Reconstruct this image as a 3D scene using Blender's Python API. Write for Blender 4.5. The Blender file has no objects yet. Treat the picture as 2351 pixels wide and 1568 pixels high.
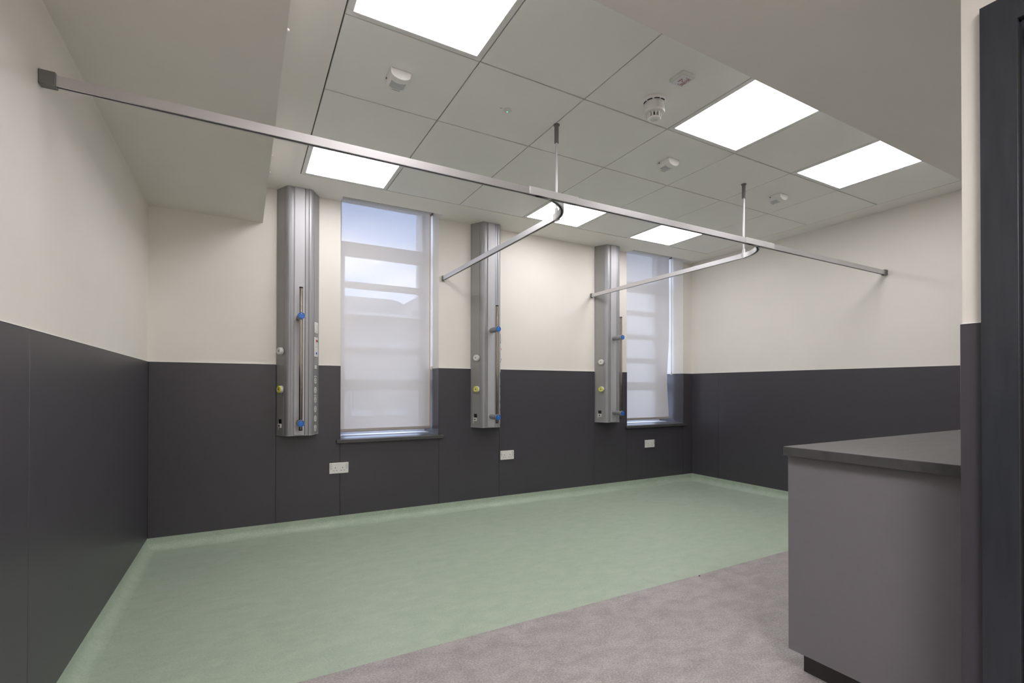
import bpy, bmesh, math, random
from mathutils import Vector, Matrix
random.seed(4)
S = bpy.context.scene
COL = S.collection

# ------------------------------------------------------------ camera, sky, view
cam_d = bpy.data.cameras.new('camera')
cam_d.sensor_fit = 'HORIZONTAL'; cam_d.sensor_width = 36.0
cam_d.lens = 1116.4 / 2351 * 36.0
cam_d.shift_x = 0.0
cam_d.shift_y = 99.0 / 2351
cam_d.clip_start = 0.05
cam_o = bpy.data.objects.new('camera', cam_d); COL.objects.link(cam_o)
YAW, PITCH, ROLL = 0.5059, 0.0068, -0.0014
cam_o.matrix_world = (Matrix.Translation((0, 0, 1.1076)) @ Matrix.Rotation(-YAW, 4, 'Z')
                      @ Matrix.Rotation(math.pi / 2 + PITCH, 4, 'X') @ Matrix.Rotation(-ROLL, 4, 'Z'))
S.camera = cam_o
S.view_settings.view_transform = 'Standard'; S.view_settings.look = 'None'
S.view_settings.gamma = 1.0; S.view_settings.use_curve_mapping = False
S.view_settings.exposure = 0.07
S.cycles.max_bounces = 10; S.cycles.diffuse_bounces = 6; S.cycles.transparent_max_bounces = 12
S.cycles.sample_clamp_indirect = 6.0
S.cycles.use_denoising = True

PANEL_POWER = 11.6        # the ceiling light panels
w = bpy.data.worlds.new('sky'); S.world = w; w.use_nodes = True
nt = w.node_tree; nt.nodes.clear()
N = nt.nodes.new; L = nt.links.new
tc = N('ShaderNodeTexCoord'); mp = N('ShaderNodeMapping'); mp.inputs['Scale'].default_value = (1.6, 1.6, 4.0)
mp.inputs['Location'].default_value = (0.35, 0.1, 0.0)
nz = N('ShaderNodeTexNoise'); nz.inputs['Scale'].default_value = 2.2; nz.inputs['Detail'].default_value = 7
cr = N('ShaderNodeValToRGB'); cr.color_ramp.elements[0].position = 0.44; cr.color_ramp.elements[1].position = 0.62
cr.color_ramp.elements[0].color = (0.44, 0.57, 0.93, 1); cr.color_ramp.elements[1].color = (0.90, 0.92, 0.98, 1)
bg = N('ShaderNodeBackground'); bg.inputs['Strength'].default_value = 6.4; wo = N('ShaderNodeOutputWorld')
L(tc.outputs['Generated'], mp.inputs['Vector']); L(mp.outputs['Vector'], nz.inputs['Vector'])
L(nz.outputs['Fac'], cr.inputs['Fac']); L(cr.outputs['Color'], bg.inputs['Color']); L(bg.outputs['Background'], wo.inputs['Surface'])

def ceiling_lamp(name, loc, sx, sy, power, color=(1, 0.96, 0.94)):
    d = bpy.data.lights.new(name, 'AREA'); d.shape = 'RECTANGLE'; d.size = sx; d.size_y = sy
    d.energy = power; d.color = color
    o = bpy.data.objects.new(name, d); COL.objects.link(o); o.location = loc
    return o
ceiling_lamp('corridor_light', (0.35, -0.75, 2.47), 0.9, 0.9, 68)

# ------------------------------------------------------------ materials
def lin(c):
    return tuple(((v / 255) / 12.92 if v / 255 <= 0.04045 else ((v / 255 + 0.055) / 1.055) ** 2.4) for v in c) + (1,)
def mat(name, col, rough=0.5, metal=0.0, var=0.0, vscale=8, vstretch=(1, 1, 1), bump=0.0, bscale=200,
        emit=None, estr=0.0, spec=0.5, col2=None, rvar=0.0, detail=4, coat=0.0):
    m = bpy.data.materials.new(name); m.use_nodes = True
    t = m.node_tree; b = t.nodes['Principled BSDF']
    b.inputs['Base Color'].default_value = (*col[:3], 1)
    b.inputs['Roughness'].default_value = rough; b.inputs['Metallic'].default_value = metal
    b.inputs['Specular IOR Level'].default_value = spec
    b.inputs['Coat Weight'].default_value = coat
    tcn = t.nodes.new('ShaderNodeTexCoord')
    if var > 0 or col2 is not None or rvar > 0:
        mpn = t.nodes.new('ShaderNodeMapping'); mpn.inputs['Scale'].default_value = vstretch
        n = t.nodes.new('ShaderNodeTexNoise'); n.inputs['Scale'].default_value = vscale; n.inputs['Detail'].default_value = detail
        n.inputs['Roughness'].default_value = 0.6
        t.links.new(tcn.outputs['Object'], mpn.inputs['Vector']); t.links.new(mpn.outputs['Vector'], n.inputs['Vector'])
        r = t.nodes.new('ShaderNodeValToRGB')
        a = tuple(c * (1 - var) for c in col[:3]); bb = tuple(min(1, c * (1 + var)) for c in (col2 or col)[:3])
        r.color_ramp.elements[0].color = (*a, 1); r.color_ramp.elements[1].color = (*bb, 1)
        r.color_ramp.elements[0].position = 0.3; r.color_ramp.elements[1].position = 0.7
        t.links.new(n.outputs['Fac'], r.inputs['Fac']); t.links.new(r.outputs['Color'], b.inputs['Base Color'])
        if rvar > 0:
            mr = t.nodes.new('ShaderNodeMapRange'); mr.inputs['From Min'].default_value = 0.3; mr.inputs['From Max'].default_value = 0.7
            mr.inputs['To Min'].default_value = rough - rvar; mr.inputs['To Max'].default_value = rough + rvar
            t.links.new(n.outputs['Fac'], mr.inputs['Value']); t.links.new(mr.outputs['Result'], b.inputs['Roughness'])
    if bump > 0:
        n2 = t.nodes.new('ShaderNodeTexNoise'); n2.inputs['Scale'].default_value = bscale
        bp = t.nodes.new('ShaderNodeBump'); bp.inputs['Strength'].default_value = bump; bp.inputs['Distance'].default_value = 0.002
        t.links.new(tcn.outputs['Object'], n2.inputs['Vector'])
        t.links.new(n2.outputs['Fac'], bp.inputs['Height']); t.links.new(bp.outputs['Normal'], b.inputs['Normal'])
    if emit:
        b.inputs['Emission Color'].default_value = (*emit[:3], 1); b.inputs['Emission Strength'].default_value = estr
    return m

CREAM = mat('cream_paint', (0.785, 0.752, 0.708), 0.55, var=0.015, vscale=3, bump=0.12, bscale=350)
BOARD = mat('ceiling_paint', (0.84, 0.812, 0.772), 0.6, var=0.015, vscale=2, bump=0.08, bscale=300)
SOFF = mat('soffit_shaded_paint', (0.745, 0.712, 0.672), 0.6, var=0.015, vscale=2, bump=0.08, bscale=300)  # ceiling paint darkened, shade under soffit and bulkhead put into the colour
TILE = mat('ceiling_tile_metal', (0.83, 0.825, 0.80), 0.5, var=0.01, vscale=3, bump=0.05, bscale=500)
GRID = mat('ceiling_grid_grey', (0.16, 0.15, 0.13), 0.6, var=0.03)
DADO = mat('dark_wall_cladding', (0.060, 0.0555, 0.067), 0.40, var=0.03, vscale=20, bump=0.10, bscale=700, spec=0.5)
DADO_TRIM = mat('pale_top_bead', (0.90, 0.89, 0.86), 0.5, var=0.005)
CAB = mat('cabinet_laminate', (0.195, 0.184, 0.203), 0.5, var=0.02, vscale=40, bump=0.05, bscale=600)
WTOP = mat('worktop_laminate', (0.076, 0.0735, 0.078), 0.40, var=0.16, vscale=7, vstretch=(1, 5, 5), bump=0.05, bscale=300)
SILLM = mat('sill_laminate', (0.070, 0.070, 0.072), 0.38, var=0.12, vscale=9, vstretch=(1, 12, 6))
FRAMEP = mat('dark_blue_grey_gloss_paint', (0.030, 0.034, 0.043), 0.34, var=0.14, vscale=7, vstretch=(9, 9, 0.8), bump=0.25, bscale=60, rvar=0.06)
BLACK = mat('black_rubber', (0.008, 0.008, 0.008), 0.6, var=0.05)
DOORM = mat('pale_door_laminate', (0.55, 0.54, 0.56), 0.4, var=0.05, vscale=12, vstretch=(6, 6, 1))
ALU = mat('anodised_aluminium', (0.35, 0.35, 0.37), 0.45, 0.45, var=0.01, vscale=4, vstretch=(30, 30, 1))
ALU_L = mat('bright_anodised_panel', (0.48, 0.475, 0.505), 0.5, 0.25, var=0.01, vscale=4, vstretch=(30, 30, 1))
ALU_D = mat('grey_anodised_cover', (0.33, 0.322, 0.315), 0.5, 0.25, var=0.01, vscale=4, vstretch=(30, 30, 1))
RAILM = mat('satin_aluminium_rail', (0.62, 0.61, 0.63), 0.36, 0.8, var=0.02, vscale=5)
SLEEVE = mat('pale_aluminium_sleeve', (0.60, 0.59, 0.60), 0.42, 0.35, var=0.01)
CAPG = mat('grey_plastic', (0.15, 0.147, 0.142), 0.45, var=0.03)
BRKT = mat('grey_moulded_bracket', (0.23, 0.235, 0.25), 0.45, var=0.03)
STEEL = mat('polished_steel_pole', (0.36, 0.325, 0.285), 0.2, 1.0, var=0.0)
WPL = mat('white_plastic', (0.76, 0.75, 0.74), 0.35, var=0.01)
WPL2 = mat('off_white_plastic', (0.66, 0.66, 0.65), 0.35, var=0.01)
LENS = mat('grey_sensor_lens', (0.48, 0.49, 0.51), 0.3, var=0.08, vscale=60, vstretch=(1, 8, 1))
BLUE = mat('blue_sticker', (0.005, 0.10, 0.50), 0.4, var=0.03)
LBLUE = mat('pale_blue_print', (0.06, 0.32, 0.80), 0.4, var=0.03)
YEL = mat('yellow_plastic', (0.72, 0.68, 0.05), 0.4, var=0.02)
RED = mat('red_plastic', (0.55, 0.015, 0.02), 0.4, var=0.02)
REDP = mat('red_print', (0.30, 0.015, 0.02), 0.5, var=0.02)
PINKP = mat('faded_red_print', (0.62, 0.32, 0.34), 0.5, var=0.02)
GRN = mat('green_plastic', (0.02, 0.25, 0.08), 0.4, var=0.02)
DKP = mat('dark_slot', (0.012, 0.012, 0.014), 0.5, var=0.02)
TAN = mat('tan_blind_edge', (0.60, 0.33, 0.13), 0.6, var=0.15, vscale=20)
CHAINM = mat('brown_bead_chain', (0.28, 0.20, 0.14), 0.5, var=0.1, vscale=90)
UPVC = mat('white_window_frame', (0.78, 0.78, 0.80), 0.35, var=0.01)
DIFF = mat('light_panel_diffuser', (0.9, 0.9, 0.9), 0.5, var=0.01, emit=(1.0, 0.972, 0.968), estr=PANEL_POWER)
LFRAME = mat('light_panel_frame', (0.74, 0.74, 0.73), 0.45, var=0.01)
LEDG = mat('green_led', (0.02, 0.4, 0.1), 0.3, var=0.02, emit=(0.05, 1.0, 0.30), estr=3.0)
BRICK = mat('far_brick', (0.43, 0.40, 0.40), 0.9, var=0.15, vscale=3)
PALE = mat('far_pale_render', (0.60, 0.59, 0.60), 0.9, var=0.04, vscale=1)
ROOFM = mat('far_slate_roof', (0.26, 0.26, 0.29), 0.8, var=0.1, vscale=2)
EXWIN = mat('far_white_window', (0.56, 0.55, 0.57), 0.5, var=0.03)
EXGL = mat('far_window_glass', (0.36, 0.36, 0.38), 0.6, var=0.05)
GROUND = mat('far_ground', (0.25, 0.25, 0.24), 0.9, var=0.1)

def lino(name, dark, mid, light, ang, stretch=2.4):
    m = bpy.data.materials.new(name); m.use_nodes = True
    t = m.node_tree; b = t.nodes['Principled BSDF']; n_ = t.nodes.new; l_ = t.links.new
    b.inputs['Roughness'].default_value = 0.42; b.inputs['Specular IOR Level'].default_value = 0.45
    tcn = n_('ShaderNodeTexCoord')
    mp1 = n_('ShaderNodeMapping'); mp1.inputs['Rotation'].default_value = (0, 0, ang); mp1.inputs['Scale'].default_value = (1, stretch, 1)
    a1 = n_('ShaderNodeTexNoise'); a1.inputs['Scale'].default_value = 8; a1.inputs['Detail'].default_value = 9; a1.inputs['Roughness'].default_value = 0.68
    a1.inputs['Distortion'].default_value = 0.3
    a2 = n_('ShaderNodeTexNoise'); a2.inputs['Scale'].default_value = 110; a2.inputs['Detail'].default_value = 6; a2.inputs['Roughness'].default_value = 0.7
    l_(tcn.outputs['Object'], mp1.inputs['Vector']); l_(mp1.outputs['Vector'], a1.inputs['Vector']); l_(mp1.outputs['Vector'], a2.inputs['Vector'])
    mx = n_('ShaderNodeMath'); mx.operation = 'MULTIPLY_ADD'; mx.inputs[1].default_value = 0.66
    ad = n_('ShaderNodeMath'); ad.operation = 'MULTIPLY'; ad.inputs[1].default_value = 0.34
    l_(a1.outputs['Fac'], ad.inputs[0]); l_(a2.outputs['Fac'], mx.inputs[0]); l_(ad.outputs[0], mx.inputs[2])
    r = n_('ShaderNodeValToRGB'); e = r.color_ramp.elements
    e[0].position = 0.39; e[0].color = (*dark, 1); e[1].position = 0.61; e[1].color = (*light, 1)
    k = e.new(0.50); k.color = (*mid, 1)
    l_(mx.outputs[0], r.inputs['Fac']); l_(r.outputs['Color'], b.inputs['Base Color'])
    bp = n_('ShaderNodeBump'); bp.inputs['Strength'].default_value = 0.06; bp.inputs['Distance'].default_value = 0.001
    l_(a2.outputs['Fac'], bp.inputs['Height']); l_(bp.outputs['Normal'], b.inputs['Normal'])
    return m
GREEN = lino('green_marbled_vinyl', (0.335, 0.41, 0.325), (0.395, 0.475, 0.382), (0.455, 0.53, 0.438), -0.12, 1.8)
GREY = lino('grey_marbled_vinyl', (0.245, 0.222, 0.222), (0.345, 0.32, 0.32), (0.48, 0.455, 0.455), 0.35, 1.5)

def fabric():
    m = bpy.data.materials.new('translucent_blind_fabric'); m.use_nodes = True
    t = m.node_tree; t.nodes.clear(); n_ = t.nodes.new; l_ = t.links.new
    out = n_('ShaderNodeOutputMaterial'); tcn = n_('ShaderNodeTexCoord')
    wv = n_('ShaderNodeMapping'); wv.inputs['Scale'].default_value = (60, 60, 9)
    nn = n_('ShaderNodeTexNoise'); nn.inputs['Scale'].default_value = 8; nn.inputs['Detail'].default_value = 3
    l_(tcn.outputs['Object'], wv.inputs['Vector']); l_(wv.outputs['Vector'], nn.inputs['Vector'])
    d = n_('ShaderNodeBsdfDiffuse'); d.inputs['Color'].default_value = (0.74, 0.71, 0.70, 1)
    tl = n_('ShaderNodeBsdfTranslucent'); tl.inputs['Color'].default_value = (0.70, 0.675, 0.655, 1)
    tr = n_('ShaderNodeBsdfTransparent'); tr.inputs['Color'].default_value = (1, 1, 1, 1)
    m1 = n_('ShaderNodeMixShader'); m1.inputs['Fac'].default_value = 0.10
    l_(d.outputs[0], m1.inputs[1]); l_(tl.outputs[0], m1.inputs[2])
    mr = n_('ShaderNodeMapRange'); mr.inputs['From Min'].default_value = 0.3; mr.inputs['From Max'].default_value = 0.7
    mr.inputs['To Min'].default_value = 0.08; mr.inputs['To Max'].default_value = 0.108
    l_(nn.outputs['Fac'], mr.inputs['Value'])
    m2 = n_('ShaderNodeMixShader'); l_(mr.outputs['Result'], m2.inputs['Fac'])
    l_(m1.outputs[0], m2.inputs[1]); l_(tr.outputs[0], m2.inputs[2]); l_(m2.outputs[0], out.inputs['Surface'])
    return m
FABRIC = fabric()
def glassmat():
    m = bpy.data.materials.new('window_glass'); m.use_nodes = True
    t = m.node_tree; t.nodes.clear(); n_ = t.nodes.new; l_ = t.links.new
    out = n_('ShaderNodeOutputMaterial'); tr = n_('ShaderNodeBsdfTransparent'); gl = n_('ShaderNodeBsdfGlossy')
    gl.inputs['Roughness'].default_value = 0.02; 
    tr.inputs['Color'].default_value = (0.95, 0.97, 0.97, 1)
    mx = n_('ShaderNodeMixShader'); mx.inputs['Fac'].default_value = 0.05; l_(tr.outputs[0], mx.inputs[1]); l_(gl.outputs[0], mx.inputs[2])
    l_(mx.outputs[0], out.inputs['Surface']); return m
GLASS = glassmat()

# ------------------------------------------------------------ mesh helpers
class MB:
    def __init__(self): self.bm = bmesh.new(); self.M = Matrix.Identity(4)
    def v(self, p): return self.bm.verts.new(self.M @ Vector(p))
    def box(self, x0, x1, y0, y1, z0, z1):
        c = [self.v((x, y, z)) for z in (z0, z1) for y in (y0, y1) for x in (x0, x1)]
        for f in ((0, 2, 3, 1), (4, 5, 7, 6), (0, 1, 5, 4), (2, 6, 7, 3), (0, 4, 6, 2), (1, 3, 7, 5)):
            self.bm.faces.new([c[i] for i in f])
        return self
    def prism(self, pts, a0, a1, axis='z'):
        def P(u, w_, a):
            return {'z': (u, w_, a), 'y': (u, a, w_), 'x': (a, u, w_)}[axis]
        A = [self.v(P(u, w_, a0)) for u, w_ in pts]; B = [self.v(P(u, w_, a1)) for u, w_ in pts]
        n = len(pts)
        self.bm.faces.new(A[::-1]); self.bm.faces.new(B)
        for i in range(n): self.bm.faces.new((A[i], A[(i + 1) % n], B[(i + 1) % n], B[i]))
        return self
    def lathe(self, prof, seg=32, center=(0, 0, 0), axis='z'):
        rings = []
        for r, h in prof:
            ring = []
            for k in range(seg):
                a = 2 * math.pi * k / seg; u, w_ = r * math.cos(a), r * math.sin(a)
                p = {'z': (u, w_, h), 'y': (u, h, w_), 'x': (h, u, w_)}[axis]
                ring.append(self.v(tuple(p[i] + center[i] for i in range(3))))
            rings.append(ring)
        for a, b in zip(rings, rings[1:]):
            for k in range(seg): self.bm.faces.new((a[k], a[(k + 1) % seg], b[(k + 1) % seg], b[k]))
        self.bm.faces.new(rings[0][::-1]); self.bm.faces.new(rings[-1])
        return self
    def cyl(self, r, h0, h1, seg=24, center=(0, 0, 0), axis='z'):
        return self.lathe([(r, h0), (r, h1)], seg, center, axis)
    def sweep(self, prof, path, normals):
        """prof: closed list of (side, up); path points and horizontal side vectors"""
        rings = []
        for p, n in zip(path, normals):
            rings.append([self.v((p[0] + n[0] * s, p[1] + n[1] * s, p[2] + u)) for s, u in prof])
        k = len(prof)
        for a, b in zip(rings, rings[1:]):
            for i in range(k): self.bm.faces.new((a[i], a[(i + 1) % k], b[(i + 1) % k], b[i]))
        self.bm.faces.new(rings[0][::-1]); self.bm.faces.new(rings[-1])
        return self
    def tube(self, pts, r, seg=8):
        pts = [Vector(p) for p in pts]; rings = []
        for i, p in enumerate(pts):
            t = (pts[min(i + 1, len(pts) - 1)] - pts[max(i - 1, 0)]).normalized()
            u = t.cross(Vector((0, 1, 0.03))).normalized(); v2 = t.cross(u).normalized()
            rings.append([self.v(p + u * r * math.cos(2 * math.pi * k / seg) + v2 * r * math.sin(2 * math.pi * k / seg)) for k in range(seg)])
        for a, b in zip(rings, rings[1:]):
            for k in range(seg): self.bm.faces.new((a[k], a[(k + 1) % seg], b[(k + 1) % seg], b[k]))
        self.bm.faces.new(rings[0][::-1]); self.bm.faces.new(rings[-1])
        return self
    def build(self, name, m, parent=None, bevel=0.0, smooth=True, seg=2):
        bmesh.ops.recalc_face_normals(self.bm, faces=self.bm.faces)
        me = bpy.data.meshes.new(name); self.bm.to_mesh(me); self.bm.free()
        me.materials.append(m)
        if smooth:
            for p in me.polygons: p.use_smooth = True
            me.set_sharp_from_angle(angle=math.radians(32))
        o = bpy.data.objects.new(name, me); COL.objects.link(o)
        if parent: o.parent = parent
        if bevel > 0:
            b = o.modifiers.new('bevel', 'BEVEL'); b.width = bevel; b.segments = seg; b.limit_method = 'ANGLE'; b.angle_limit = math.radians(40)
            b.harden_normals = False
        return o
def frame(origin, ax, ay, az=(0, 0, 1)):
    m = Matrix.Identity(4)
    for i, a in enumerate((ax, ay, az)):
        a = Vector(a).normalized()
        for k in range(3): m[k][i] = a[k]
    for k in range(3): m[k][3] = origin[k]
    return m
def empty(name, loc, label=None, cat=None, group=None, rz=0, kind=None):
    o = bpy.data.objects.new(name, None); COL.objects.link(o); o.location = loc; o.rotation_euler = (0, 0, rz)
    o.empty_display_size = 0.05
    tag(o, label, cat, group, kind); return o
def tag(o, label=None, cat=None, group=None, kind=None):
    if label: o['label'] = label
    if cat: o['category'] = cat
    if group: o['group'] = group
    if kind: o['kind'] = kind
    return o
def copy_tree(o, parent=None):
    c = o.copy(); COL.objects.link(c)
    if parent: c.parent = parent
    for ch in list(o.children): copy_tree(ch, c)
    return c
def text(name, body, size, m, parent, mtx, depth=0.0003):
    cu = bpy.data.curves.new(name, 'FONT'); cu.body = body; cu.size = size; cu.extrude = depth
    cu.align_x = 'CENTER'; cu.align_y = 'CENTER'
    tmp = bpy.data.objects.new('tmp', cu); COL.objects.link(tmp)
    bpy.context.view_layer.update()
    dg = bpy.context.evaluated_depsgraph_get()
    me = bpy.data.meshes.new_from_object(tmp.evaluated_get(dg))
    bpy.data.objects.remove(tmp); bpy.data.curves.remove(cu)
    me.name = name; me.materials.clear(); me.materials.append(m); me.transform(mtx)
    o = bpy.data.objects.new(name, me); COL.objects.link(o); o.parent = parent
    return o
# rotation that lays text (x right, y up) on the underside of a ceiling / on a wall facing -Y
def rot_wall(o): return Matrix.Translation(o) @ Matrix.Rotation(math.pi / 2, 4, 'X')

# ------------------------------------------------------------ room dimensions
XL, XR, YB, YF = -0.565, 4.751, 4.091, -1.7
ZC, ZT = 2.612, 2.86            # suspended ceiling, top of the masonry
ZB = 2.344                      # underside of the left bulkhead
ZS = 2.492                      # underside of the near soffit
Z0, ZD = 0.08, 1.283            # cladding bottom and top
W1 = (0.686, 1.522); W2 = (3.716, 4.602); SILL = 0.693
XN, YN = 1.72, 0.565            # near wall face and its corner
CB = 0.004                      # cladding thickness

# ---- setting: floor
m = MB(); m.box(XL - .2, XR + .2, YF - .2, YB + .4, -0.12, -0.003)
floor = tag(m.build('floor', GROUND, smooth=False), kind='structure')
m = MB(); m.box(XL, XR, 1.994, YB, -0.003, 0.0); m.build('green_floor_vinyl', GREEN, floor, smooth=False)
m = MB(); m.box(XL, XR, YF, 1.994, -0.003, 0.0); m.build('grey_floor_vinyl', GREY, floor, smooth=False)
fleck = MB(); fleck.lathe([(0.0045, 0.0), (0.005, 0.0015), (0.003, 0.004)], 8, (2.36, 1.978, 0.0))
tag(fleck.build('floor_debris', BLACK), 'tiny black speck lying on the grey floor near the green edge', 'debris')

# ---- setting: walls
m = MB()
for a, b in ((XL - .2, W1[0]), (W1[1], W2[0]), (W2[1], XR + .2)): m.box(a, b, YB, YB + .50, 0, ZT)
for a, b in (W1, W2):
    m.box(a, b, YB, YB + .50, 0, SILL - .03); m.box(a, b, YB, YB + .50, 2.80, ZT)
wall_back = tag(m.build('wall_back', CREAM, smooth=False), kind='structure')
m = MB(); m.box(XL - .2, XL, YF, YB, 0, ZT); wall_left = tag(m.build('wall_left', CREAM, smooth=False), kind='structure')
m = MB(); m.box(XR, XR + .2, YN, YB, 0, ZT); wall_right = tag(m.build('wall_right', CREAM, smooth=False), kind='structure')
m = MB(); m.box(XL - .2, XN + .15, YF - .2, YF, 0, ZT); wall_front = tag(m.build('wall_front', CREAM, smooth=False), kind='structure')
DY0, DY1, DZ = -0.44, 0.449, 2.04        # door opening in the near wall
m = MB(); m.box(XN, XN + .15, DY1, YN, 0, ZT); m.box(XN, XN + .15, YF, DY0, 0, ZT); m.box(XN, XN + .15, DY0, DY1, DZ, ZT)
m.box(XN + .15, XR + .2, YN - .12, YN, 0, ZT)
wall_near = tag(m.build('wall_near', CREAM, smooth=False), kind='structure')

def clad(parent, pieces, name='cladding_panel'):
    for p in pieces:
        mm = MB(); mm.box(*p); mm.build(name, DADO, parent, bevel=0.0009, seg=1)
g = 0.0012
xs = [XL, 0.221, 0.684]
def backing(parent, *bs):
    mm = MB()
    for b in bs: mm.box(*b)
    mm.build('joint_backing', DKP, parent, smooth=False)
backing(wall_back, (XL, W1[0] + .0, YB - .0012, YB, Z0, ZD - .002), (W1[0], W1[1], YB - .0012, YB, Z0, SILL - .032), (W1[1], W2[0], YB - .0012, YB, Z0, ZD - .002), (W2[0], XR, YB - .0012, YB, Z0, SILL - .032))
backing(wall_left, (XL, XL + .0012, YF, YB, Z0, ZD - .002)); backing(wall_right, (XR - .0012, XR, YN, YB, Z0, ZD - .002))
def back_piece(x0, x1, z1=ZD): return (x0 + g, x1 - g, YB - CB, YB, Z0, z1)
clad(wall_back, [back_piece(XL + CB, .221), back_piece(.221, W1[0] - 0.0), back_piece(W1[0], W1[1], SILL - .03), back_piece(W1[1], 2.126),
                 back_piece(2.126, 3.259), back_piece(3.259, W2[0]), back_piece(W2[0], W2[1], SILL - .03), back_piece(W2[1], XR - CB)])
# window reveals are clad too
for (a, b) in (W1, W2):
    clad(wall_back, [(a, a + .003, YB - CB, YB + .37, SILL, ZD), (b - .003, b, YB - CB, YB + .37, SILL, ZD)], 'reveal_cladding')
clad(wall_left, [(XL, XL + CB, YF, 1.985 - g, Z0, ZD), (XL, XL + CB, 1.985 + g, YB - CB, Z0, ZD)])
clad(wall_right, [(XR - CB, XR, YN, 3.713 - g, Z0, ZD), (XR - CB, XR, 3.713 + g, YB - CB, Z0, ZD)])
clad(wall_near, [(XN - CB, XN, .517, YN + CB, Z0, ZD), (XN, XR - CB, YN, YN + CB, Z0, ZD), (XN - CB, XN, YF, DY0 - .072, Z0, ZD)])
def bead(parent, *bs):
    mm = MB()
    for b in bs: mm.box(*b)
    mm.build('top_bead', DADO_TRIM, parent, smooth=False)
T = 0.005
bead(wall_back, (XL, W1[0], YB - .008, YB, ZD, ZD + T), (W1[1], W2[0], YB - .008, YB, ZD, ZD + T), (W2[1], XR, YB - .008, YB, ZD, ZD + T))
bead(wall_left, (XL, XL + .0055, YF, YB, ZD, ZD + .003)); bead(wall_right, (XR - .0055, XR, YN, YB, ZD, ZD + .003))
bead(wall_near, (XN - .0055, XN, .517, YN, ZD, ZD + .003))

# coved skirting: vinyl turned up the wall
def cove_prof(h=0.082, r=0.055, n=8):
    pts = [(0, h), (0.0045, h)]
    for i in range(n + 1):
        a = math.pi / 2 * i / n
        pts.append((0.0045 + r - r * math.cos(a), r + 0.001 - r * math.sin(a)))
    pts += [(r + 0.0045, 0.0), (0, 0.0)]
    return pts
cp = cove_prof()
m = MB(); m.prism([(YB - u, z) for u, z in cp], XL, XR, 'x'); tag(m.build('baseboard_back', GREEN), kind='structure')
m = MB(); m.prism([(XL + u, z) for u, z in cp], 1.994, YB, 'y'); tag(m.build('baseboard_left', GREEN), kind='structure')
m = MB(); m.prism([(XR - u, z) for u, z in cp], 1.994, YB, 'y'); tag(m.build('baseboard_right', GREEN), kind='structure')
m = MB(); m.prism([(XL + u, z) for u, z in cp], YF, 1.994, 'y'); m.prism([(XR - u, z) for u, z in cp], 1.2, 1.994, 'y')
m.prism([(XN - u * .6, z) for u, z in cp], .517, YN, 'y'); tag(m.build('baseboard_near', GREY), kind='structure')

# ---- setting: ceiling
GX = [0.352 + .6 * i for i in range(7)] + [4.537]
GY = [1.463, 2.0276, 2.5921, 3.1566, 3.700]
YS = 1.371
SL = 3.982                                   # front edge of the slots over the windows
TH = 0.022
m = MB()
m.box(XL, GX[0] - .004, YS - .02, YB, ZC, ZC + TH); m.box(GX[-1] + .003, XR, YS - .02, SL, ZC, ZC + TH); m.box(W2[1], XR, SL, YB, ZC, ZC + TH)
m.box(GX[0] - .004, GX[-1] + .003, YS - .02, GY[0], ZC, ZC + TH)
m.box(GX[0] - .004, GX[-1] + .003, GY[-1] + .003, SL, ZC, ZC + TH)
for a, b in ((GX[0] - .004, W1[0]), (W1[1], W2[0])): m.box(a, b, SL, YB, ZC, ZC + TH)
for a, b in (W1, W2):
    m.box(a, b, SL - .012, SL, ZC + TH, ZT)
    m.box(a - .012, a, SL, YB, ZC + TH, ZT); m.box(b, b + .012, SL, YB, ZC + TH, ZT)
ceil = tag(m.build('ceiling', BOARD, smooth=False), kind='structure')
lights_at = {(0, 0), (3, 0), (5, 0), (0, 3), (3, 3), (5, 3)}
gm = MB()
gm.box(GX[0] - .004, GX[-1] + .003, GY[0] - .004, GY[-1] + .003, ZC + .012, ZC + .018)
gm.build('ceiling_grid', GRID, ceil, smooth=False)
G2 = 0.0028
for i in range(7):
    for j in range(4):
        if (i, j) in lights_at: continue
        mm = MB(); mm.box(GX[i] + G2, GX[i + 1] - G2, GY[j] + .0042, GY[j + 1] - .0042, ZC, ZC + .012)
        mm.build('ceiling_tile', TILE, ceil, bevel=0.0015, seg=1)
m = MB(); m.box(XL - .2, XR + .2, YF - .2, YB + .50, ZT, ZT + .05); tag(m.build('trim_1', BOARD, smooth=False), kind='structure')
# lowered soffit over the near side and boxed bulkhead down the left wall
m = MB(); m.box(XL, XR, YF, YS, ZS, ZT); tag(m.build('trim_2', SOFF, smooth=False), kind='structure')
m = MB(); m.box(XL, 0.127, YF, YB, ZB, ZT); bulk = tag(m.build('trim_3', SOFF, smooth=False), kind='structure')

# thin white edging on the bulkhead corner with white fixings
e = MB(); e.box(.127, .1295, YF + .3, 3.22, ZB + .001, ZB + .05)
edging = tag(e.build('edging_strip', WPL, smooth=False), 'thin white edging strip fixed along the lower corner of the boxed bulkhead', 'trim strip')
for y, r in ((1.853, .006), (2.899, .005), (3.13, .006)):
    mm = MB(); mm.lathe([(r, 0), (r, .004), (r * .7, .008)], 12, (.1295, y, ZB + .008), 'x')
    mm.build('fixing_knob', WPL, edging)

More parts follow.
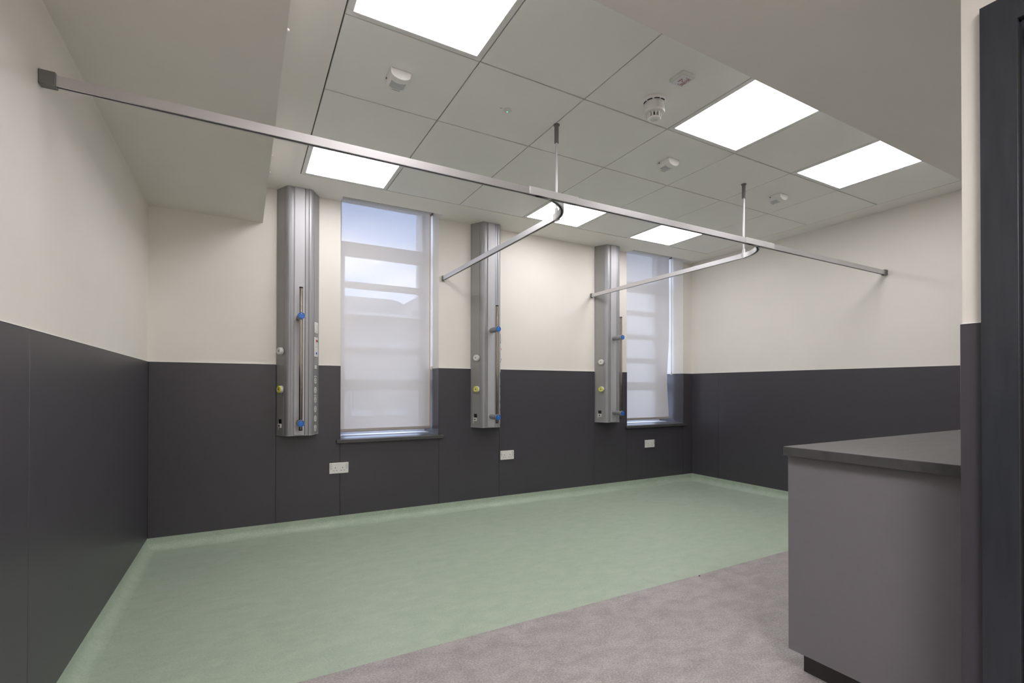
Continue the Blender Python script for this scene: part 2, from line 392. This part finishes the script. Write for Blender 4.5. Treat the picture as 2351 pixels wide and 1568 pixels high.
# ---- light panels
def light_panel(i, j, label):
    x0, x1, y0, y1 = GX[i], GX[i + 1], GY[j], GY[j + 1]
    o = empty('ceiling_light', ((x0 + x1) / 2, (y0 + y1) / 2, ZC), label, 'ceiling light', 'square lit panels set into the ceiling grid')
    a, b = (x1 - x0) / 2 - .002, (y1 - y0) / 2 - .002; t = .028; k = .006
    mm = MB()
    mm.box(-a, a, -b, -b + t, -.001, .012); mm.box(-a, a, b - t, b, -.001, .012)
    mm.box(-a, -a + t, -b + t, b - t, -.001, .012); mm.box(a - t, a, -b + t, b - t, -.001, .012)
    mm.build('frame', LFRAME, o, bevel=.0015, seg=1)
    mm = MB(); mm.box(-a + t, a - t, -b + t, b - t, .001, .008); mm.build('diffuser', DIFF, o, smooth=False)
light_panel(0, 0, 'lit ceiling panel cut by the top edge, the one beside the leftmost motion sensor')
light_panel(3, 0, 'lit ceiling panel along the dark soffit, the one beside the smoke detector')
light_panel(5, 0, 'lit ceiling panel at the far right end of the dark soffit edge')
light_panel(0, 3, 'lit ceiling panel above the left window, crossed by the long curtain rail')
light_panel(3, 3, 'lit ceiling panel behind the first rail bend, between the two windows')
light_panel(5, 3, 'lit ceiling panel just in front of the right window, beyond the curtain rail')

# ---- windows
def window(idx, x0, x1):
    o = empty('window_%d' % idx, ((x0 + x1) / 2, 4.50, SILL), kind='structure')
    hw = (x1 - x0) / 2; H = 2.80 - SILL
    K = lambda z: 1.1076 + (z - 1.1076) * 1.0227 - SILL
    fl, fr = .072, .028
    m_ = MB()
    m_.box(-hw, -hw + fl, -.03, .045, 0, H); m_.box(hw - fr, hw, -.03, .045, 0, H)
    m_.box(-hw + fl, hw - fr, -.03, .045, 0, .040); m_.box(-hw + fl, hw - fr, -.03, .045, H - .03, H)
    m_.box(-hw + fl, hw - fr, -.035, .045, K(2.262), K(2.375))      # transom
    m_.box(-hw + .001, hw - .001, -.16, -.03, -.028, .006)                         # white inner sub-sill
    m_.build('frame', UPVC, o, bevel=.003, seg=1)
    s = MB()
    s.box(-hw + fl, -hw + fl + .030, -.02, .03, .040, K(2.262)); s.box(hw - fr - .028, hw - fr, -.02, .03, .040, K(2.262))
    s.box(-hw + fl + .03, hw - fr - .028, -.025, .035, K(1.082), K(1.180))        # meeting rail
    for a, b in ((1.98, 2.036), (1.692, 1.752), (1.405, 1.468)):
        s.box(-hw + fl + .03, hw - fr - .028, -.015, .025, K(a), K(b))
    s.build('sash', UPVC, o, bevel=.003, seg=1)
    gl = MB(); gl.box(-hw + .05, hw - .02, .006, .010, .03, H - .02); gl.build('pane', GLASS, o, smooth=False)
    h = MB(); h.box(-.02, .02, -.04, -.02, .44, .465); h.build('latch', ALU, o, bevel=.003)
window(1, *W1); window(2, *W2)

for (a, b), lab in ((W1, 'dark laminate window board under the left window, nearest the first bedhead column'),
                    (W2, 'dark laminate window board under the right window in the far corner')):
    m = MB(); m.box(a, b, YB, YB + .25, SILL - .03, SILL - .002); m.box(a - .03, b + .036, YB - .035, YB, SILL - .03, SILL - .002)
    tag(m.build('window_board', SILLM, bevel=.003), lab, 'window sill', 'window boards')

# ---- roller blinds
def blind(x0, x1, label, curl, tan):
    o = empty('roller_blind', ((x0 + x1) / 2, 4.27, SILL), label, 'blind')
    hw = (x1 - x0) / 2; nx, nz_ = 12, 40
    top, bot = 2.735 - SILL, .062
    m_ = MB(); grid = []
    for iz in range(nz_ + 1):
        z = bot + (top - bot) * iz / nz_; row = []
        for ix in range(nx + 1):
            u = ix / nx
            zz = z + SILL
            pull = 0.0
            if curl: pull = -0.028 * math.exp(-((zz - 1.22) / .38) ** 2) * u ** 4
            wv = .0025 * math.sin(7 * u + 3 * zz)
            row.append(m_.v((-hw + 2 * hw * u + pull, wv + (0.012 * math.exp(-((zz - 1.2) / .4) ** 2) * u ** 3 if curl else 0), z)))
        grid.append(row)
    for a, b in zip(grid, grid[1:]):
        for k in range(nx): m_.bm.faces.new((a[k], a[k + 1], b[k + 1], b[k]))
    fb = m_.build('fabric', FABRIC, o)
    br = MB(); br.box(-hw, hw, -.010, .006, .040, .068); br.build('bottom_bar', mat('blind_bar_%s' % ('a' if tan else 'b'), (0.42, 0.39, 0.37), .5, var=.02), o, bevel=.003)
    hb = MB(); hb.box(-hw - .004, hw + .004, -.03, .03, 2.70 - SILL, 2.775 - SILL); hb.build('headbox', WPL2, o, bevel=.004)
    eb = MB(); eb.box(hw + .004, hw + .016, -.03, .02, 2.69 - SILL, 2.775 - SILL); eb.build('end_bracket', CAPG, o, bevel=.002)
    if tan:
        te = MB(); te.box(hw - .002, hw + .004, -.004, -.001, .04, 2.70 - SILL); te.build('edge_tape', TAN, o, smooth=False)
    ch = MB(); zl = 1.30 - SILL
    xa, xb = hw + .006, hw + .020
    ch.tube([(xa, -.02, 2.70 - SILL), (xa, -.022, 2.0 - SILL), (xa + .001, -.022, zl + .06), (xa + .003, -.022, zl), ((xa + xb) / 2, -.022, zl - .012),
             (xb - .002, -.022, zl), (xb, -.022, zl + .06), (xb, -.022, 2.0 - SILL), (xb, -.02, 2.70 - SILL)], .0016, 6)
    cho = ch.build('pull_chain', CHAINM if not tan else WPL2, o)
    cl = MB(); cl.box(xa - .004, xb - .002, -.03, -.012, zl - .03, zl + .004); cl.build('chain_clip', WPL2, cho, bevel=.003)
    return o
blind(W1[0] + .012, 1.503, 'closed translucent roller blind on the left window with a tan right edge', False, True)
blind(W2[0] + .012, 4.566, 'closed translucent roller blind on the right window, its side edge bowed inward', True, False)

# ---- bedhead service columns
PROF = [(-.150, 0.0), (-.150, .006), (-.100, .104), (-.094, .117), (-.085, .127), (-.074, .1315), (-.066, .1315), (-.060, .127), (-.050, .1265), (-.040, .1265),
        (.040, .1265), (.050, .1265), (.060, .127), (.066, .1315), (.074, .1315), (.085, .127), (.094, .117), (.100, .104), (.150, .006), (.150, 0.0)]
ZC0 = 0.747
def column():
    H = ZC - .001 - ZC0
    o = empty('bedhead_column', (0, YB, ZC0))
    m_ = MB(); m_.prism([(u, -d) for u, d in PROF], 0.004, H); m_.build('body', ALU, o)
    m_ = MB(); m_.prism([(u * 1.008, -d * 1.008) for u, d in PROF], 0.0, .004); m_.build('end_plate', ALU_L, o)
    m_ = MB(); m_.box(-.038, .034, -.1345, -.1255, .006, H); m_.build('front_panel', ALU_L, o, bevel=.001, seg=1)
    m_ = MB(); m_.box(.0345, .0385, -.1285, -.1255, .006, H); m_.build('slot', DKP, o, smooth=False)
    # slanted faces: left and right
    for s in (-1, 1):
        P0 = Vector((s * .150, -.006, 0)); P1 = Vector((s * .100, -.104, 0))
        t = (P1 - P0).normalized(); n = Vector((s * abs(t.y), -abs(t.x), 0))
        M = frame(P0, t, n); ln = (P1 - P0).length
        m_ = MB(); m_.M = M
        cuts = [0.006, .157, .274, .415, .546, .80, 1.2, H - .002]
        for a, b in zip(cuts, cuts[1:]): m_.box(.012, ln - .008, .0003, .0022, a + .0008, b - .0008)
        cov = m_.build('side_cover', ALU_D if s < 0 else ALU, o, smooth=False)
        def P(name, mt, fn, parent=o, bevel=0.0, cz=0, ca=.058 if s < 0 else .074):
            q = MB(); q.M = M @ Matrix.Translation((ca, 0, cz)); fn(q); return q.build(name, mt, parent, bevel=bevel)
        if s < 0:
            for cz, yellow in ((.633, False), (.348, True)):
                ou = P('outlet', WPL2, lambda q: q.lathe([(.029, .002), (.029, .010), (.026, .012), (.026, .026), (.023, .030), (.012, .030), (.011, .027)], 32, axis='y'), cz=cz, ca=.079)
                ou['label'] = 'white round gas outlet with yellow ring' if yellow else 'plain white round gas outlet'
                P('ring', YEL if yellow else WPL, lambda q: q.lathe([(.0262, .023), (.0262, .0295), (.0235, .0318), (.0185, .0318), (.0183, .0295)], 32, axis='y'), ou, cz=cz, ca=.079)
                P('socket_hole', DKP, lambda q: q.cyl(.0045, .028, .0315, 16, axis='y'), ou, cz=cz, ca=.079)
                P('back_collar', CAPG, lambda q: q.cyl(.0305, .0015, .0065, 28, axis='y'), ou, cz=cz, ca=.079)
            dp = P('data_socket', DKP, lambda q: q.box(-.016, .018, .001, .004, -.012, .024), cz=.100)
            P('data_cover', WPL2, lambda q: (q.box(-.016, .018, .002, .012, -.040, -.010), q.box(-.024, -.019, .002, .004, -.06, .0)), dp, .001, cz=.100)
            P('data_port', DKP, lambda q: q.box(-.006, .008, .0115, .0125, -.032, -.020), dp, cz=.100)
        else:
            sw = P('switch_plate', WPL, lambda q: q.box(-.028, .028, .001, .012, -.043, .043), bevel=.004, cz=.821)
            P('rocker', WPL2, lambda q: q.box(-.016, .016, .011, .016, -.026, .026), sw, .002, cz=.821)
            al = P('call_panel', WPL, lambda q: q.box(-.030, .030, .001, .010, -.075, .075), bevel=.002, cz=.673)
            P('red_button', RED, lambda q: q.box(-.002, .014, .009, .014, .040, .056), al, .001, cz=.673)
            P('green_button', GRN, lambda q: q.box(-.019, -.005, .009, .014, .040, .056), al, .001, cz=.673)
            P('blue_button', BLUE, lambda q: q.box(-.004, .012, .009, .014, -.056, -.040), al, .001, cz=.673)
            P('seam', CAPG, lambda q: q.box(-.03, .03, .0098, .0104, -.001, .0005), al, cz=.673)
            P('network_socket', WPL, lambda q: (q.box(-.018, -.002, .001, .006, -.014, .014), q.box(.002, .018, .001, .006, -.014, .014)), cz=.520)
            for cz in (.448, .301): P('label_strip', WPL, lambda q: q.box(-.028, .028, .0015, .0028, -.003, .003), cz=cz)
            for cz in (.414, .341, .268, .195, .122, .049):
                so = P('power_socket', WPL2, lambda q: q.lathe([(.025, .001), (.025, .0030), (.024, .0036), (.02, .0036), (.0195, .0030)], 28, axis='y'), cz=cz)
                P('pin_holes', DKP, lambda q: (q.box(-.002, .002, .0028, .0038, .006, .013), q.box(-.011, -.005, .0028, .0038, -.008, -.004), q.box(.005, .011, .0028, .0038, -.008, -.004)), so, cz=cz)
    # equipment pole on two stand-off brackets
    py = -(YB - 3.845); pz0, pz1 = .795 - ZC0, 1.840 - ZC0
    q = MB(); q.cyl(.0125, pz0, pz1, 24, (-.002, py, 0)); po = q.build('equipment_pole', STEEL, o)
    for a, b in ((pz0 - .001, pz0 + .008), (pz1 - .008, pz1 + .002)):
        q = MB(); q.cyl(.0132, a, b, 20, (-.002, py, 0)); q.build('end_cap', DKP, po)
    for z in (1.630 - ZC0, .848 - ZC0):
        q = MB(); q.lathe([(.022, -.133), (.0235, -.15), (.0248, py + .02), (.0256, py - .024), (.0245, py - .027)], 32, (-.002, 0, z), 'y'); b = q.build('bracket', BRKT, o)
        q = MB(); q.cyl(.0226, py - .0285, py - .0265, 32, (-.002, 0, z), 'y'); c = q.build('cap_sticker', BLUE, b); c['label'] = 'round blue sticker with small pale print'
        q = MB()
        yy = py - .0290
        q.box(-.016, .012, yy, yy + .001, z + .003, z + .0065); q.box(-.018, .014, yy, yy + .001, z - .008, z - .0045)
        q.box(-.009, -.004, yy, yy + .001, z - .0165, z - .0125); q.box(.0005, .0055, yy, yy + .001, z - .0165, z - .0125)
        q.build('print', LBLUE, c, smooth=False)
        q = MB(); q.prism([(-.007, z + .011), (.003, z + .011), (-.002, z + .018)], yy, yy + .001, 'y'); q.build('warning_mark', YEL, c, smooth=False)
    return o
c1 = column(); c1.location.x = .373
tag(c1, 'tall grey metal bedhead column on the left wall section, beside the left window', 'bedhead unit', 'bedhead service columns')
c2 = copy_tree(c1); c2.location.x = 1.980
tag(c2, 'tall grey metal bedhead column in the middle, standing right of the left window', 'bedhead unit', 'bedhead service columns')
c3 = copy_tree(c1); c3.location.x = 3.417
tag(c3, 'tall grey metal bedhead column just left of the right window', 'bedhead unit', 'bedhead service columns')

# ---- double wall sockets
def dsocket():
    o = empty('wall_socket', (0, YB - CB, 0))
    q = MB(); q.box(-.0735, .0735, -.010, 0, -.043, .043); q.build('faceplate', WPL, o, bevel=.004, seg=3)
    for s in (-1, 1):
        q = MB(); q.box(s * .0595 - .008, s * .0595 + .008, -.0135, -.009, .004, .027); r = q.build('switch', WPL2, o, bevel=.002)
        q = MB(); q.box(s * .0595 - .005, s * .0595 + .005, -.0108, -.0098, .030, .033); q.build('switch_mark', PINKP, r, smooth=False)
        q = MB(); q.cyl(.003, -.0112, -.0098, 14, (s * .0595, 0, -.004), 'y'); q.build('screw', CAPG, o)
        q = MB(); cx = s * .0285
        q.box(cx - .0022, cx + .0022, -.0106, -.0098, -.002, .007); q.box(cx - .0145, cx - .0075, -.0106, -.0098, -.021, -.017); q.box(cx + .0075, cx + .0145, -.0106, -.0098, -.021, -.017)
        q.build('pin_holes', DKP, o, smooth=False)
    return o
s1 = dsocket(); s1.location.x, s1.location.z = .6775, .465
tag(s1, 'white double power socket on the dark cladding below the left window', 'socket', 'double power sockets low on the back wall')
s2 = copy_tree(s1); s2.location.x, s2.location.z = 2.2085, .468
tag(s2, 'white double power socket on the dark cladding below the middle bedhead column', 'socket', 'double power sockets low on the back wall')
s3 = copy_tree(s1); s3.location.x, s3.location.z = 4.052, .477
tag(s3, 'white double power socket on the dark cladding below the right window', 'socket', 'double power sockets low on the back wall')

# ---- curtain rail with its two branches
RZ = 2.066                                           # underside of the rail
RP = [(-.011, 0), (-.011, .034), (.011, .034), (.011, 0), (.0045, 0), (.0045, .003), (.0085, .003), (.0085, .031), (-.0085, .031), (-.0085, .003), (-.0045, .003), (-.0045, 0)]
rail = empty('curtain_rail', (XL, 2.06, RZ), 'long silver curtain rail crossing the room with two bends running to the back wall', 'curtain rail')
def W(p): return (p[0] - XL, p[1] - 2.06, p[2] - RZ)
q = MB(); q.sweep(RP, [W((XL + .01, 2.06, RZ)), W((XR - .01, 2.06, RZ))], [(0, 1), (0, 1)]); q.build('main_track', RAILM, rail)
q = MB(); q.box(.01, XR - XL - .01, -.0075, .0075, .010, .030); q.build('track_channel', DKP, rail, smooth=False)
def branch(xb, R, c0, c1_):
    n = 16; pts = []; nor = []
    for i in range(n + 1):
        a = math.pi / 2 * i / n
        pts.append((xb - R + R * math.sin(a), 2.06 + R - R * math.cos(a), RZ)); nor.append((-math.sin(a), math.cos(a)))
    pts = [(xb - R - .02, 2.06, RZ)] + pts + [(xb, YB - .012, RZ)]; nor = [(0, 1)] + nor + [(-1, 0)]
    q = MB(); q.sweep(RP, [W(p) for p in pts], nor); b = q.build('branch_track', RAILM, rail)
    q = MB(); q.sweep([(-.0075, .010), (.0075, .010), (.0075, .030), (-.0075, .030)], [W(p) for p in pts], nor); q.build('track_channel', DKP, b, smooth=False)
    q = MB(); q.box(c0 - XL, c1_ - XL, -.0135, -.011, -.0005, .0375); q.box(c0 - XL, c1_ - XL, .011, .0135, -.0005, .0375); q.box(c0 - XL, c1_ - XL, -.011, .011, .034, .0375); q.build('joint_sleeve', SLEEVE, rail, bevel=.001, seg=1)
    q = MB(); q.box(xb - XL - .016, xb - XL + .016, YB - 2.06 - .022, YB - 2.06, -.006, .040); q.build('wall_cap', CAPG, rail, bevel=.003)
    q = MB(); q.box(xb - XL - .005, xb - XL + .005, YB - 2.06 - .045, YB - 2.06 - .03, -.014, .002); q.build('end_stop', WPL2, b, bevel=.001)
branch(1.563, .27, 1.233, 1.528); branch(3.224, .27, 2.898, 3.197)
for x, s in ((0, 1), (XR - XL, -1)):
    q = MB(); q.box(min(x, x + s * .042), max(x, x + s * .042), -.017, .017, -.004, .041); q.build('wall_cap', CAPG, rail, bevel=.003)
for x in (1.563, 3.224):
    q = MB(); dx = x - XL
    q.cyl(.0065, .034, ZC - RZ - .05, 20, (dx, 2.30 - 2.06, 0)); r = q.build('suspension_rod', RAILM, rail)
    q = MB(); q.lathe([(.0125, ZC - RZ - .105), (.0125, ZC - RZ - .006), (.018, ZC - RZ - .005), (.018, ZC - RZ)], 24, (dx, 2.30 - 2.06, 0)); q.build('ceiling_collar', CAPG, r)
    q = MB(); q.lathe([(.010, .034), (.010, .060), (.0085, .066)], 20, (dx, 2.30 - 2.06, 0)); q.box(dx - .014, dx + .014, .225, .255, -.002, .037); q.build('rail_clamp', WPL2, r, bevel=.001)

# ---- motion sensors
def sensor():
    o = empty('motion_sensor', (0, 0, ZC))
    w_, d_, h_ = .050, .052, .046
    prof = [(-w_, 0), (w_, 0)]
    for i in range(13):
        a = math.pi * i / 12
        prof.append((w_ * .97 * math.cos(a), -.012 - (h_ - .012) * math.sin(a) ** .8))
    q = MB(); q.prism(prof, -d_, d_, 'y'); q.build('housing', WPL, o, bevel=.004, seg=3)
    q = MB(); pr = []
    for i in range(9):
        a = math.pi * (.24 + .52 * i / 8)
        pr.append((w_ * .985 * math.cos(a), -.0125 - (h_ - .0115) * math.sin(a) ** .8))
    pr += [(p[0] * .9, p[1] + .008) for p in pr[::-1]]
    q.prism(pr, -.012, .036, 'y'); q.build('lens', LENS, o)
    q = MB(); q.box(-w_ - .0015, -w_ + .003, .026, .034, -.012, -.006); q.build('screw', DKP, o)
    text('brand_mark', 'Honeywell', .009, CAPG, o, Matrix.Translation((0, .044, -h_ - .0004)) @ Matrix.Rotation(math.pi, 4, 'Y') @ Matrix.Rotation(math.pi, 4, 'Z'))
    return o
m1 = sensor(); m1.location.x, m1.location.y = .650, 2.310
tag(m1, 'white motion sensor on the ceiling, nearest of three, beside the cut off light panel', 'motion sensor', 'motion sensors on the ceiling')
m2 = copy_tree(m1); m2.location.x, m2.location.y = 2.466, 2.315
tag(m2, 'white motion sensor on the ceiling below the smoke detector, middle one of three', 'motion sensor', 'motion sensors on the ceiling')
m3 = copy_tree(m1); m3.location.x, m3.location.y = 3.660, 2.315
tag(m3, 'white motion sensor on the ceiling farthest right, beyond the second suspension rod', 'motion sensor', 'motion sensors on the ceiling')

# ---- smoke detector
o = empty('smoke_detector', (1.872, 1.852, ZC), 'round white smoke detector hanging from a ceiling tile, with slotted cage', 'smoke detector')
q = MB(); q.lathe([(.056, 0), (.058, -.004), (.058, -.016), (.055, -.020), (.050, -.021)], 40); q.build('base', WPL, o)
q = MB(); q.lathe([(.050, -.019), (.051, -.040), (.0515, -.052), (.053, -.058), (.053, -.066), (.050, -.072), (.036, -.076)], 40); q.build('body', WPL2, o)
q = MB()
for k in range(4):
    a0 = math.radians(152 + k * 38)
    for t in range(6):
        a = a0 + math.radians(4.6 * t)
        q.M = Matrix.Rotation(a, 4, 'Z'); q.box(.0512, .0568, -.0028, .0028, -.0216, -.0195)
q.build('rim_slots', DKP, o, smooth=False)
q = MB()
for k in range(12):
    q.M = Matrix.Rotation(k * math.pi / 6, 4, 'Z'); q.box(.024, .036, -.0035, .0035, -.098, -.072)
q.M = Matrix.Identity(4); q.lathe([(.033, -.096), (.034, -.100), (.030, -.105), (.022, -.107)], 36); q.build('cage', WPL, o)
q = MB(); q.cyl(.025, -.098, -.072, 24); q.build('chamber', DKP, o)
q = MB(); q.lathe([(.019, -.1065), (.019, -.109), (.016, -.110)], 28); q.build('centre_disc', WPL2, o)

# ---- fire indicator plate
o = empty('fire_indicator', (1.856, 1.652, ZC), 'square white indicator plate with red fire lettering beside the smoke detector', 'indicator plate')
q = MB(); q.box(-.043, .043, -.043, .043, -.014, 0); q.build('back_box', WPL2, o, bevel=.003)
q = MB(); q.box(-.036, .036, -.036, .036, -.018, -.013); q.build('faceplate', mat('pale_grey_plate', (.7, .7, .72), .35, var=.01), o, bevel=.002)
RT = Matrix.Rotation(math.pi, 4, 'Y')
def T_(x, y, ang=math.pi / 2): return Matrix.Translation((x, y, -.0183)) @ Matrix.Rotation(ang, 4, 'Z') @ RT
text('lettering', 'FIRE', .014, REDP, o, T_(-.014, .000)); text('lettering', 'DETECTOR', .0115, REDP, o, T_(.013, .000)); text('lettering', 'OPERATED', .0115, REDP, o, T_(.023, .000))
q = MB(); q.cyl(.003, -.0195, -.017, 16, (-.001, 0, 0)); q.build('indicator_lamp', RED, o)
q = MB(); q.cyl(.0025, -.0190, -.017, 12, (0, -.026, 0)); q.build('screw', CAPG, o); q = MB(); q.cyl(.0025, -.0190, -.017, 12, (0, .026, 0)); q.build('screw', CAPG, o)

# ---- emergency light
o = empty('emergency_light', (1.247, 2.308, ZC), 'tiny round flush emergency light with a glowing green dot on a ceiling tile', 'emergency light')
q = MB(); q.lathe([(.024, 0), (.024, -.002), (.019, -.004), (.013, -.009), (.006, -.010)], 32); q.build('rim', WPL2, o)
q = MB(); q.lathe([(.0028, -.0095), (.0028, -.011), (.0015, -.012)], 16); q.build('indicator_lamp', LEDG, o)
q = MB(); q.box(-.045, -.033, -.0012, .0012, -.0008, 0.0); q.build('mark', CAPG, o, smooth=False)

# ---- base cabinet and worktop by the near wall
CX, CY = 1.88, 1.150
o = empty('base_cabinet', (CX, YN + CB, 0), 'plain grey laminate base cabinet under the dark worktop, seen at its end', 'cabinet')
yy0, yy1 = .006, CY - YN - CB
q = MB(); q.box(0, .018, yy0, yy1, .087, .845); q.build('end_panel', CAB, o, bevel=.001, seg=1)
q = MB(); q.box(.018, 1.80, yy0, yy1 - .022, .087, .835); q.build('carcass', CAB, o, smooth=False)
q = MB(); q.box(.05, 1.80, yy0, yy1 - .031, 0.0, .087); pl = q.build('plinth', mat('dark_plinth', (.045, .042, .04), .45, var=.1, vscale=30), o, smooth=False)
for k in range(3):
    q = MB(); x0 = .02 + k * .594; q.box(x0, x0 + .588, yy1 - .020, yy1 - .001, .092, .838); d = q.build('door', CAB, o, bevel=.001, seg=1)
    q = MB(); q.box(x0 + .23, x0 + .36, yy1 + .02, yy1 + .03, .79, .80); q.box(x0 + .23, x0 + .24, yy1 - .001, yy1 + .03, .79, .80); q.box(x0 + .35, x0 + .36, yy1 - .001, yy1 + .03, .79, .80); q.build('handle', ALU, d, bevel=.002)
m = MB(); m.box(CX - .030, 3.72, YN + CB + .001, CY + .001, .8455, .881)
tag(m.build('worktop', WTOP, bevel=.002), 'dark wood-grain laminate worktop on top of the grey base cabinet', 'worktop')

# ---- door in the near wall
dr = empty('door_1', (XN, 0, 0), kind='structure')
q = MB(); A = .072
q.box(-.020, 0, DY1, DY1 + A, 0, DZ + A); q.box(-.020, 0, DY0 - A, DY0, 0, DZ + A); q.box(-.020, 0, DY0, DY1, DZ, DZ + A)
q.build('architrave', FRAMEP, dr, bevel=.001)
q = MB(); q.box(-.006, .15, DY1 - .004, DY1, 0, DZ); q.box(-.006, .15, DY0, DY0 + .004, 0, DZ); q.box(-.006, .15, DY0, DY1, DZ - .006, DZ)
q.build('lining', BLACK, dr, smooth=False)
q = MB(); q.box(-.004, .04, DY0 + .010, DY1 - .012, .004, DZ - .016); lf = q.build('leaf', DOORM, dr, bevel=.002)
q = MB(); q.lathe([(.011, -.05), (.011, -.004)], 20, (0, DY0 + .1, 1.05), 'x'); q.box(-.05, -.036, DY0 + .09, DY0 + .21, 1.04, 1.06); q.build('handle', ALU, lf, bevel=.003)

# ---- buildings seen through the blinds
def far_building(x0, x1, y0, y1, zg, ze, zr, wins, label, wallm=None):
    o = empty('building', ((x0 + x1) / 2, y0, zg), label, 'building')
    X = (x0 + x1) / 2
    q = MB(); q.box(x0 - X, x1 - X, 0, y1 - y0, 0, ze - zg); q.build('wall', wallm or BRICK, o, smooth=False)
    q = MB(); q.prism([(-.35, ze - zg), ((y1 - y0) / 2, zr - zg), (y1 - y0 + .35, ze - zg)], x0 - X - .3, x1 - X + .3, 'x'); q.build('roof', ROOFM, o, smooth=False)
    q = MB(); q.box(x0 - X - .3, x1 - X + .3, -.48, -.35, ze - zg - .06, ze - zg + .12); q.build('gutter', EXWIN, o, smooth=False)
    for (a, b, c, d) in wins:
        q = MB(); t = .09
        q.box(a - X, b - X, -.06, .02, c - zg, c - zg + t); q.box(a - X, b - X, -.06, .02, d - zg - t, d - zg)
        q.box(a - X, a - X + .04, -.06, .02, c - zg + t, d - zg - t); q.box(b - X - .04, b - X, -.06, .02, c - zg + t, d - zg - t)
        q.box(a - X, b - X, -.12, .0, c - zg - .10, c - zg)
        f = q.build('window', EXWIN, o, smooth=False)
        q = MB(); q.box(a - X + t, b - X - t, -.03, -.01, c - zg + t, d - zg - t); q.build('pane', EXWIN if False else EXGL, f, smooth=False)
    return o
wl = [(a, a + 1.0, z, z + 1.3) for a in (-6.0, -3.2, -.4, 1.6, 3.3, 4.35) for z in (-1.6, 1.1)]
wl = [(3.0, 3.65, 2.5, 3.35), (4.1, 4.75, 2.5, 3.35), (3.0, 3.65, .3, 1.35), (4.1, 4.75, .3, 1.35), (1.2, 1.9, 2.5, 3.35)]
fb1 = far_building(-8, 5.25, 16, 24, -3, 3.35, 4.75, wl, 'low brick building with slate roof beyond the left window blind')
q = MB(); q.prism([(4.55 + 1.375, 6.3), (5.7 + 1.375, 7.5), (6.85 + 1.375, 6.3)], -.3, 4, 'y'); q.build('gable', BRICK, fb1, smooth=False)
wr = [(11.2, 12.2, z, z + 1.3) for z in (-.9, 1.4, 3.7)] + [(13.4, 14.2, z, z + 1.3) for z in (-.9, 1.4, 3.7)]
far_building(7.06, 18.5, 13.5, 22, -3, 14.0, 15.5, wr, 'tall pale building filling the view behind the right window blind', PALE)
q = MB(); q.box(-30, 40, YB + .6, 45, -3.2, -3.0); tag(q.build('ground_outside', GROUND, smooth=False), kind='structure')
